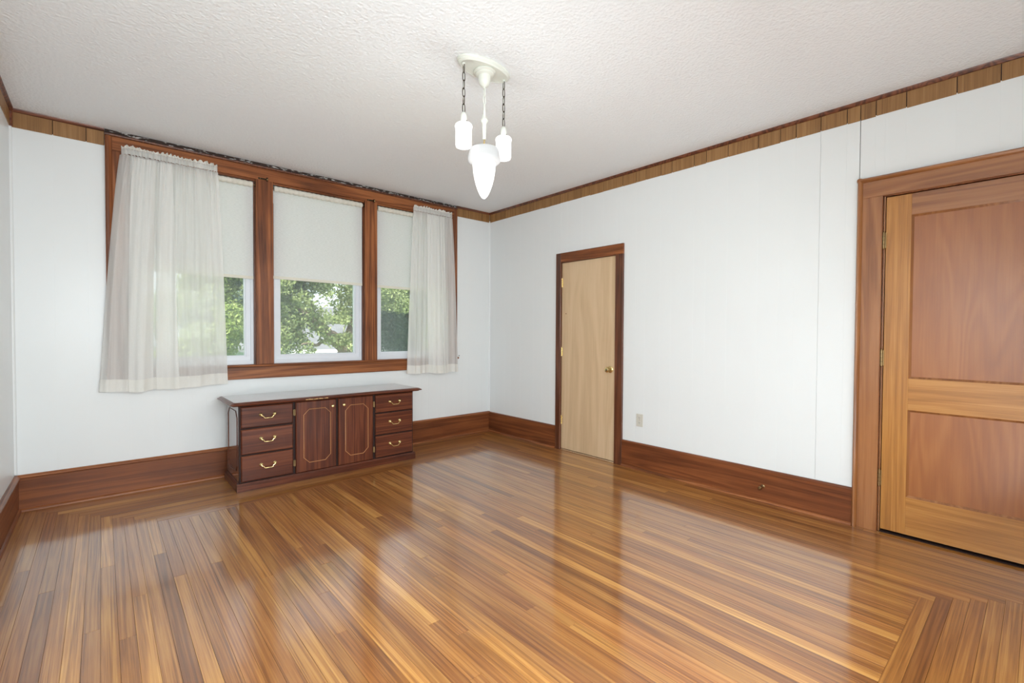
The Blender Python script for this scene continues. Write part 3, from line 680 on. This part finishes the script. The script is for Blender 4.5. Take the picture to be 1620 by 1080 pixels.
# casing
MB().box(0, .075, -3.955, -3.949, 0, 2.112).box(0, .075, D2[0], -3.949, 2.106, 2.112).build('jamb', 'trim_z', d2)
MB().box(.004, .075, -3.9625, -3.955, 0, 2.106).build('door_stop_strip', 'case_z', d2)
MB().cbox(-.02, 0, -3.951, -3.848, 0, 2.112, '-x', .002).build('side_casing', 'case_z', d2)
MB().cbox(-.02, 0, -4.895, -4.785, 0, 2.112, '-x', .002).build('side_casing', 'case_z', d2)
MB().cbox(-.021, 0, -4.895, -3.848, 2.11, 2.212, '-x', .002).build('head_casing', 'case_y', d2)
bp2 = [(0, 0), (0, .024), (.004, .034), (.011, .039), (.018, .037), (.024, .029), (.029, .021), (.029, 0)]
MB().prism(bp2, (0, -3.821, 0), (0, -3.821, 2.239), (0,-1,0), (-1,0,0), True, None, None).build('backband', 'case_z', d2)
MB().prism(bp2, (0, -3.821, 2.239), (0, -4.925, 2.239), (0,0,-1), (-1,0,0), True).build('backband', 'case_y', d2)
MB().prism(bp2, (0, -4.925, 0), (0, -4.925, 2.239), (0,1,0), (-1,0,0), True).build('backband', 'case_z', d2)
for z in (1.833, 1.10, .345): hinge(d2, -3.959, z, .095, .0068, -.008, 'old_brass')
MB().box(.004, .075, D2[0], D2[1], 0, .004).build('threshold', 'dark_in', d2)

# ------------------------------------------------------------------ credenza
CX0, CX1, CY0, CY1 = -2.896, -1.388, -.537, -.075
cr = thing('credenza', ((CX0+CX1)/2, (CY0+CY1)/2, 0), 'low dark cherry credenza with brass pulls under the window', 'cabinet')
MB().box(CX0, CX1, CY0+.02, CY1, .055, .668).build('body', 'cred_side', cr)
MB().box(CX0+.001, CX0+.02, CY0, CY0+.02, .06, .668).box(CX1-.02, CX1-.001, CY0, CY0+.02, .06, .668).box(CX0+.02, CX1-.02, CY0+.008, CY0+.02, .06, .668).box(CX0+.02, CX1-.02, CY0+.001, CY0+.02, .66, .668).build('face_frame', 'dark_in', cr)
# plinth with a small cove at the top
pp = [(-.02, 0), (.019, 0), (.019, .05), (.014, .056), (.010, .062), (-.02, .062)]
MB().prism(pp, (CX0-.019, CY0, 0), (CX1+.019, CY0, 0), (0,-1,0), (0,0,1)).build('plinth', 'cred_x', cr)
MB().prism([(a, b) for a, b in pp], (CX0, CY0, 0), (CX0, CY1, 0), (-1,0,0), (0,0,1), False, -1.0*0+.0001).build('plinth', 'cred_y', cr)
MB().prism([(a, b) for a, b in pp], (CX1, CY0, 0), (CX1, CY1, 0), (1,0,0), (0,0,1)).build('plinth', 'cred_y', cr)
# top: clipped front corners, stepped moulded edge
def topring(o, z, cc=.03):
    x0, x1, ya_, yb_ = CX0-o, CX1+o, CY0-o, CY1
    return [(x0, yb_, z), (x0, ya_+cc, z), (x0+cc, ya_, z), (x1-cc, ya_, z), (x1, ya_+cc, z), (x1, yb_, z)]
prof = [(.012, .664), (.03, .666), (.048, .669), (.052, .674), (.058, .675), (.068, .678), (.07, .682), (.062, .688), (.058, .689), (.05, .695), (.044, .6965), (.036, .698)]
vs = []; fs = []
for o, z in prof: vs += topring(o, z, .012)
n = 6
for k in range(len(prof)-1):
    for i in range(n): j = (i+1) % n; fs.append((k*n+i, k*n+j, (k+1)*n+j, (k+1)*n+i))
fs.append(tuple(range(n)))
tp = MB().add(vs, fs).build('top_edge', 'cred_x', cr)
vs = topring(.037, .690, .012)+topring(.037, .6985, .012); fs = [(0,1,2,3,4,5), (11,10,9,8,7,6)]+[(i, (i+1) % 6, 6+(i+1) % 6, 6+i) for i in range(6)]
tp = MB().add(vs, fs).build('top', 'cred_top', cr)
ch = MB()
for k in range(9): x = -2.42+k*.021+.004*math.sin(k*3); ch.box(x, x+.018, CY0-.0708, CY0-.06, .677+.001*math.sin(k*2), .6845+.0015*math.sin(k*1.7))
tag(ch.build('chipped_edge', 'raw', cr), 'pale chipped patch on the front edge of the top')
def pull(par, x, z, y):
    w_ = .05; p = MB()
    pts = [(x-w_, y-.014, z), (x-w_, y-.017, z-.006), (x-w_*.72, y-.018, z-.012), (x-w_*.6, y-.019, z-.024), (x-w_*.42, y-.02, z-.0265), (x-.008, y-.02, z-.0265), (x, y-.02, z-.0265), (x+.008, y-.02, z-.0265),
           (x+w_*.42, y-.02, z-.0265), (x+w_*.6, y-.019, z-.024), (x+w_*.72, y-.018, z-.012), (x+w_, y-.017, z-.006), (x+w_, y-.014, z)]
    p.tube(pts, [v*1.35 for v in (.0028, .003, .0026, .0032, .0034, .0028, .0038, .0028, .0034, .0032, .0026, .003, .0028)], 8)
    h = p.build('pull', 'brass', par)
    for s_ in (-1, 1): MB().lathe([(.013, 0), (.014, .002), (.0115, .005), (.0075, .008), (.0095, .011), (.0095, .014), (.0055, .018), (.0006, .019)], (x+s_*w_, y, z), 18, ax=(0,-1,0)).build('rosette', 'brass', h)
def front(name, x0, x1, z0, z1, mat):
    y = CY0-.018; c = .007
    vs = [(x0, CY0+.001, z0), (x1, CY0+.001, z0), (x1, CY0+.001, z1), (x0, CY0+.001, z1), (x0, y+.006, z0), (x1, y+.006, z0), (x1, y+.006, z1), (x0, y+.006, z1), (x0+c, y, z0+c), (x1-c, y, z0+c), (x1-c, y, z1-c), (x0+c, y, z1-c)]
    fs = [(3,2,1,0), (8,9,10,11)]
    for k in (0, 4):
        for i in range(4): j = (i+1) % 4; fs.append((k+i, k+j, k+4+j, k+4+i))
    return MB().add(vs, fs).build(name, mat, cr), y
for (x0, x1) in ((-2.884, -2.506), (-1.782, -1.400)):
    for (z0, z1) in ((.492, .657), (.285, .480), (.074, .273)):
        dr, y = front('drawer', x0, x1, z0, z1, 'cred_x')
        pull(dr, (x0+x1)/2, (z0+z1)/2+.016 if z0 < .4 else (z0+z1)/2+.012, y)
def octagon(x0, x1, z0, z1, c, y, r, par, mat):
    pts = [(x0+c, y, z1), (x1-c, y, z1), (x1, y, z1-c), (x1, y, z0+c), (x1-c, y, z0), (x0+c, y, z0), (x0, y, z0+c), (x0, y, z1-c)]
    return MB().tube(pts, r, 6, True).build('octagon_moulding', mat, par)
for (x0, x1, kx, hx) in ((-2.484, -2.149, -2.183, -2.492), (-2.129, -1.808, -2.083, -1.797)):
    dd, y = front('cupboard_door', x0, x1, .066, .66, 'cred_z')
    octagon(x0+.062, x1-.05 if x0 < -2.4 else x1-.05, .142, .592, .045, y-.0005, .0032, dd, 'gilt')
    MB().lathe([(.0095, 0), (.0095, .003), (.0055, .006), (.006, .01), (.0115, .015), (.0115, .019), (.007, .022), (.0006, .023)], (kx, y, .6), 20, ax=(0,-1,0)).build('knob', 'brass', dd)
    for z in (.575, .155):
        hg = MB().tube([(hx, CY0-.012, z-.026), (hx, CY0-.012, z+.026)], .0048, 8).build('hinge', 'old_brass', cr)
        MB().box(hx-.009, hx+.009, CY0-.009, CY0-.005, z-.024, z+.024).build('leaf_plate', 'old_brass', hg)
# octagon moulding on both end panels
for X in (CX0-.0008, CX1+.0008):
    ya_, yb_, z0, z1, c = CY0+.06, CY1-.07, .14, .615, .05
    pts = [(X, ya_+c, z1), (X, yb_-c, z1), (X, yb_, z1-c), (X, yb_, z0+c), (X, yb_-c, z0), (X, ya_+c, z0), (X, ya_, z0+c), (X, ya_, z1-c)]
    MB().tube(pts, .0034, 6, True).build('octagon_moulding', 'cred_z', cr)

# ------------------------------------------------------------------ ceiling light
LX, LY = -2.0505, -2.52
pl_ = thing('pendant_light', (LX, LY, H), 'white enamel ceiling fixture with oval plate and three lit opal shades on chains', 'ceiling light')
MB().lathe([(.99, 0), (1.0, -.004), (.99, -.009), (.95, -.013), (.955, -.018), (.90, -.024), (.88, -.026), (.86, -.024), (.5, -.024), (.01, -.024)], (LX, LY, H-.0005), 56, sx=.178, sy=.086).build('ceiling_plate', 'white_metal', pl_, fix=True)
MB().lathe([(.058, 0), (.062, -.004), (.062, -.009), (.056, -.013), (.052, -.015), (.052, -.021), (.044, -.026), (.036, -.028), (.034, -.032), (.034, -.05), (.031, -.066), (.022, -.08), (.008, -.088), (.006, -.096), (.001, -.098)], (LX, LY, H-.024), 40).build('canopy', 'white_metal', pl_)
def chain(x, y, z0, z1, n, mat, r=.0024, w_=.0075):
    par = pl_; L_ = (z0-z1)/n
    for k in range(n):
        zc = z0-L_*(k+.5); hl = L_*.5+.003; pts = []
        for i in range(16):
            a = 2*PI*i/16; dx = w_*math.cos(a); dz = math.copysign(abs(math.sin(a))**.55, math.sin(a))*hl
            pts.append((x+(dx if k % 2 else dx*.25), y+(dx*.25 if k % 2 else dx), zc+dz))
        MB().tube(pts, r, 6, True).build('chain_link', mat, par)
chain(LX, LY, H-.12, H-.205, 2, 'white_metal', .003, .009)
MB().lathe([(.001, .0), (.005, -.001), (.006, -.008), (.0065, -.03), (.010, -.07), (.011, -.078), (.019, -.086), (.022, -.094), (.021, -.102), (.014, -.110), (.0125, -.116), (.012, -.14), (.0095, -.185), (.010, -.2), (.001, -.202)], (LX, LY, H-.205), 24).build('stem', 'white_metal', pl_)
chain(LX, LY, H-.402, H-.45, 2, 'brass', .0022, .007)
sz = 2.292
MB().lathe([(.012, .008), (.022, .005), (.03, .0), (.001, .0)], (LX, LY, sz-.0005), 24).build('shade_fitter', 'white_metal', pl_)
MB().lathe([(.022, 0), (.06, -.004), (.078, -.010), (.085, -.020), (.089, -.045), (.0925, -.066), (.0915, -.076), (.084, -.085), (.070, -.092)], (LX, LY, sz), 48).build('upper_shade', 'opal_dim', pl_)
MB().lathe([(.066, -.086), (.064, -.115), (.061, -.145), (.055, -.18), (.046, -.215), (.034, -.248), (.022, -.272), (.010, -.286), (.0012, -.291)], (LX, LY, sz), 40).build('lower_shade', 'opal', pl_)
for (sx_, yy) in ((-2.189, -2.515), (-1.912, -2.525)):
    MB().lathe([(.009, 0), (.009, -.006), (.004, -.012), (.001, -.013)], (sx_, yy, H-.026), 14).build('chain_loop', 'white_metal', pl_)
    chain(sx_, yy, H-.036, 2.447, 6, 'bronze', .0023, .0092)
    MB().tube([(sx_+.002*math.sin(k*1.1), yy+.002*math.cos(k*1.1), H-.036-(H-.036-2.447)*k/24) for k in range(25)], .0019, 6).build('lamp_cord', 'white_metal', pl_)
    MB().lathe([(.004, .0), (.009, -.003), (.015, -.012), (.0185, -.025), (.0195, -.05), (.020, -.062), (.001, -.063)], (sx_, yy, 2.448), 24).build('socket_cup', 'white_metal', pl_)
    MB().lathe([(.019, 0), (.024, -.001), (.039, -.005), (.046, -.012), (.048, -.020), (.046, -.028), (.044, -.034), (.044, -.122), (.041, -.13), (.032, -.134), (.001, -.134)], (sx_, yy, 2.389), 36).build('shade', 'opal', pl_)
    for k in range(3):
        a = 2*PI*k/3+.6; MB().tube([(sx_+.016*math.cos(a), yy+.016*math.sin(a), 2.393), (sx_+.028*math.cos(a), yy+.028*math.sin(a), 2.393)], .0022, 6).build('thumb_screw', 'bronze', pl_)
    light('bulb', 'POINT', .35, (sx_, yy, 2.19), color=(.95, .98, 1), size=.12)
light('bulb', 'POINT', 4.5, (LX, LY, 1.9), color=(.95, .98, 1), size=.08)

# ------------------------------------------------------------------ outlet, door stop, nail
ou = thing('wall_outlet', (0, -2.207, .45), 'small ivory duplex outlet plate low on the wall right of the plywood door', 'outlet')
MB().cbox(-.005, 0, -2.242, -2.172, .393, .507, '-x', .002).build('cover_plate', 'ivory', ou)
for z in (.472, .428):
    so = MB().lathe([(.0165, 0), (.0165, .0015), (.0005, .0016)], (-.005, -2.207, z), 20, ax=(-1,0,0)).build('socket', 'ivory', ou)
    for dy in (-.0055, .0055): MB().box(-.0072, -.0065, -2.207+dy-.001, -2.207+dy+.001, z-.001, z+.007).build('slot', 'slot', so)
    MB().tube([(-.0065, -2.207, z-.0075), (-.0072, -2.207, z-.0075)], .0022, 8).build('ground_hole', 'slot', so)
MB().tube([(-.005, -2.207, .45), (-.0066, -2.207, .45)], .0028, 8).build('screw', 'old_brass', ou)
dsn = thing('door_stop', (-.02, -3.278, .113), 'aged brass door stop screwed into the baseboard near the large door', 'door stop')
MB().lathe([(.013, 0), (.0135, .003), (.009, .006), (.006, .009), (.0055, .045), (.008, .048), (.0001, .049)], (-.02, -3.278, .118), 18, ax=(-1,0,0)).build('shaft', 'old_brass', dsn)
MB().lathe([(.0105, 0), (.0125, .005), (.0125, .012), (.009, .017), (.0008, .018)], (-.067, -3.278, .118), 18, ax=(-1,0,0)).build('tip', 'old_brass', dsn)
tag(MB().tube([(-.466, -.0, .965), (-.466, -.012, .966)], .004, 8).build('nail', 'slot'), 'dark nail in the white wall just right of the narrow curtain', 'nail')

# ------------------------------------------------------------------ outdoors
GZ = -3.1
gr = MB().box(-60, 70, .6, 110, GZ-.3, GZ).build('lawn', 'lawn'); tag(gr, 'sunlit lawn far below the window', 'lawn', kind='structure')
dv = MB().box(-20, 60, 9.5, 12.8, GZ, GZ+.03).build('driveway', 'drive'); tag(dv, 'pale concrete drive below the trees', 'driveway', kind='structure')
# neighbour house
hs = thing('neighbour_house', (6, 17, GZ), 'pale blue neighbouring house with grey roof behind the tree', 'house')
hx0, hx1, hy0, hy1, ez, rz = .6, 12.5, 14.6, 21, .50, 1.6
MB().box(hx0+.4, hx1-.4, hy0+.4, hy1-.4, GZ, ez).build('wall', 'siding', hs)
k = MB(); z = GZ
while z < ez-.1: k.box(hx0+.38, hx1-.38, hy0+.37, hy0+.4, z, z+.012); z += .18
k.build('siding_laps', 'gutter', hs)
MB().add([(hx0, hy0, ez), (hx1, hy0, ez), (hx1-2, (hy0+hy1)/2, rz), (hx0+2, (hy0+hy1)/2, rz), (hx1, hy1, ez), (hx0, hy1, ez), (hx0, hy0, ez-.12), (hx1, hy0, ez-.12), (hx1, hy1, ez-.12), (hx0, hy1, ez-.12)],
         [(0,1,2,3), (1,4,2), (4,5,3,2), (5,0,3), (6,7,1,0), (7,8,4,1), (8,9,5,4), (9,6,0,5), (9,8,7,6)]).build('roof', 'roofing', hs)
MB().box(hx0, hx1, hy0-.08, hy0, ez-.12, ez+.01).build('gutter', 'gutter', hs)
for x in (3.0, 5.6, 8.8):
    f_ = MB().box(x, x+1.1, hy0+.33, hy0+.4, -1.6, -.3).build('window', 'gutter', hs); MB().box(x+.08, x+1.02, hy0+.31, hy0+.33, -1.52, -.38).build('pane', 'winglass', f_)
h2 = thing('far_house', (9, 33, GZ), 'pale brick house further off behind the blue one', 'house')
MB().box(3, 22, 30, 38, GZ, 1.3).build('wall', 'pink', h2)
MB().add([(2.5, 29.5, 1.3), (22.5, 29.5, 1.3), (22.5, 34, 3.2), (2.5, 34, 3.2), (22.5, 38.5, 1.3), (2.5, 38.5, 1.3)], [(0,1,2,3), (1,4,2), (4,5,3,2), (5,0,3), (0,5,4,1)]).build('roof', 'roofing', h2)

def leaves(clusters, n, size, seed):
    g = np.random.default_rng(seed); cl = np.array([c[:3] for c in clusters]); rad = np.array([c[3] for c in clusters])
    w_ = rad**2.2; idx = g.choice(len(cl), n, p=w_/w_.sum())
    d = g.normal(size=(n, 3)); d /= np.linalg.norm(d, axis=1)[:, None]
    P = cl[idx]+d*(rad[idx]*(.45+.6*g.random(n)**.6))[:, None]*np.array([1, 1, .8])
    P += g.normal(size=(n, 3))*.05
    t1 = g.normal(size=(n, 3)); t1 /= np.linalg.norm(t1, axis=1)[:, None]; t2 = np.cross(t1, g.normal(size=(n, 3))); t2 /= np.linalg.norm(t2, axis=1)[:, None]
    s_ = (size*(.6+.8*g.random(n)))[:, None]; nn = np.cross(t1, t2)
    V = np.stack([P-t1*s_, P+t2*s_*.45+nn*s_*.15, P+t1*s_, P-t2*s_*.45+nn*s_*.15], 1).reshape(-1, 3)
    return V
def leafmesh(name, V, mat, parent):
    n = len(V)//4; o0 = WO[parent.name]; me = bpy.data.meshes.new(name)
    me.vertices.add(len(V)); me.vertices.foreach_set('co', (V-np.array(o0)).ravel()); me.loops.add(n*4); me.loops.foreach_set('vertex_index', np.arange(n*4))
    me.polygons.add(n); me.polygons.foreach_set('loop_start', np.arange(0, n*4, 4)); me.polygons.foreach_set('loop_total', np.full(n, 4)); me.update()
    me.materials.append(M[mat]); o = bpy.data.objects.new(name, me); COL.objects.link(o); o.parent = parent; WO[o.name] = o0; o['kind'] = 'stuff'; return o
def limb(par, name, pts, r0, r1):
    n = len(pts); P = []
    for i in range(n-1):
        for k in range(4): t_ = k/4; P.append(Vector(pts[i]).lerp(Vector(pts[i+1]), t_))
    P.append(Vector(pts[-1])); m_ = len(P)
    rs = [(r0*(1-i/(m_-1))+r1*i/(m_-1))*(1+.06*math.sin(i*2.1)) for i in range(m_)]
    return MB().tube([p+Vector((.03*math.sin(i*1.3), 0, .02*math.cos(i*1.9))) for i, p in enumerate(P)], rs, 12).build(name, 'bark', par)
def cloud(seed, cx, cy, cz, rx, ry, rz_, n, r0, r1):
    r_ = random.Random(seed); out = []
    while len(out) < n:
        p = [r_.uniform(-1, 1) for _ in range(3)]
        if sum(v*v for v in p) < 1: out.append((cx+p[0]*rx, cy+p[1]*ry, cz+p[2]*rz_, r_.uniform(r0, r1)))
    return out
t1 = thing('spreading_tree', (1.6, 8.3, GZ), 'large tree whose thick leaning limb crosses the middle window', 'tree')
limb(t1, 'trunk', [(1.75, 8.4, GZ), (1.65, 8.3, -1.0), (1.5, 8.2, .35), (1.35, 8.1, .9)], .36, .24)
limb(t1, 'branch', [(1.42, 8.15, .75), (.95, 8.0, 1.12), (.5, 7.9, 1.42), (-.05, 7.8, 1.9), (-.8, 7.6, 2.7)], .2, .06)
limb(t1, 'branch', [(1.38, 8.1, .8), (1.75, 8.2, 1.9), (2.3, 8.5, 3.3)], .17, .06)
limb(t1, 'branch', [(.5, 7.9, 1.42), (.4, 8.3, 2.3), (.2, 8.6, 3.4)], .08, .03)
limb(t1, 'branch', [(.9, 8.0, 1.15), (.5, 7.6, .9), (.0, 7.3, .95)], .06, .02)
cl = cloud(1, .3, 8.2, 3.6, 3.2, 1.6, 2.1, 62, .3, .6)+cloud(2, -.45, 7.9, 1.25, .75, .6, .75, 10, .2, .36)+cloud(3, 1.35, 7.6, 1.9, .5, .5, .5, 5, .14, .28)+cloud(4, 1.3, 7.4, .95, .3, .3, .3, 4, .1, .2)+cloud(14, -.3, 7.5, 2.1, .8, .5, .35, 7, .2, .35)+cloud(15, .35, 7.4, 1.25, .7, .3, .5, 8, .1, .2)+cloud(16, 1.15, 7.3, 1.2, .35, .3, .5, 6, .1, .2)
leafmesh('foliage', leaves(cl, 52000, .048, 4), 'leaf', t1)
t2 = thing('bushy_tree', (-1.7, 8.6, GZ), 'bright green bushy tree seen through the left window', 'tree')
limb(t2, 'trunk', [(-1.6, 8.8, GZ), (-1.6, 8.8, .2), (-1.4, 8.7, 2.4)], .18, .06)
leafmesh('foliage', leaves(cloud(5, -1.7, 8.6, 1.5, 1.15, .9, 1.9, 34, .25, .5), 26000, .05, 6), 'leaf3', t2)
t3 = thing('shaded_tree', (4.6, 9.6, GZ), 'dark shaded tree seen through the right window', 'tree')
limb(t3, 'trunk', [(4.3, 9.8, GZ), (4.2, 9.8, .4), (4.3, 9.8, 2.6)], .22, .08)
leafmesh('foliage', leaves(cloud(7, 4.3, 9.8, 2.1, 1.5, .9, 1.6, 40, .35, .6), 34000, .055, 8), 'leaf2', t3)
t4 = thing('near_shrub_tree', (3.6, 6.6, GZ), 'sunlit leafy twigs close to the right window', 'tree')
limb(t4, 'trunk', [(3.9, 6.9, GZ), (3.5, 6.8, .2), (3.2, 6.6, 2.4)], .08, .03)
leafmesh('foliage', leaves(cloud(9, 2.3, 6.6, 2.2, .45, .35, .35, 5, .14, .26)+cloud(10, 3.6, 6.8, 1.1, .45, .35, .9, 10, .15, .3), 8000, .04, 10), 'leaf', t4)
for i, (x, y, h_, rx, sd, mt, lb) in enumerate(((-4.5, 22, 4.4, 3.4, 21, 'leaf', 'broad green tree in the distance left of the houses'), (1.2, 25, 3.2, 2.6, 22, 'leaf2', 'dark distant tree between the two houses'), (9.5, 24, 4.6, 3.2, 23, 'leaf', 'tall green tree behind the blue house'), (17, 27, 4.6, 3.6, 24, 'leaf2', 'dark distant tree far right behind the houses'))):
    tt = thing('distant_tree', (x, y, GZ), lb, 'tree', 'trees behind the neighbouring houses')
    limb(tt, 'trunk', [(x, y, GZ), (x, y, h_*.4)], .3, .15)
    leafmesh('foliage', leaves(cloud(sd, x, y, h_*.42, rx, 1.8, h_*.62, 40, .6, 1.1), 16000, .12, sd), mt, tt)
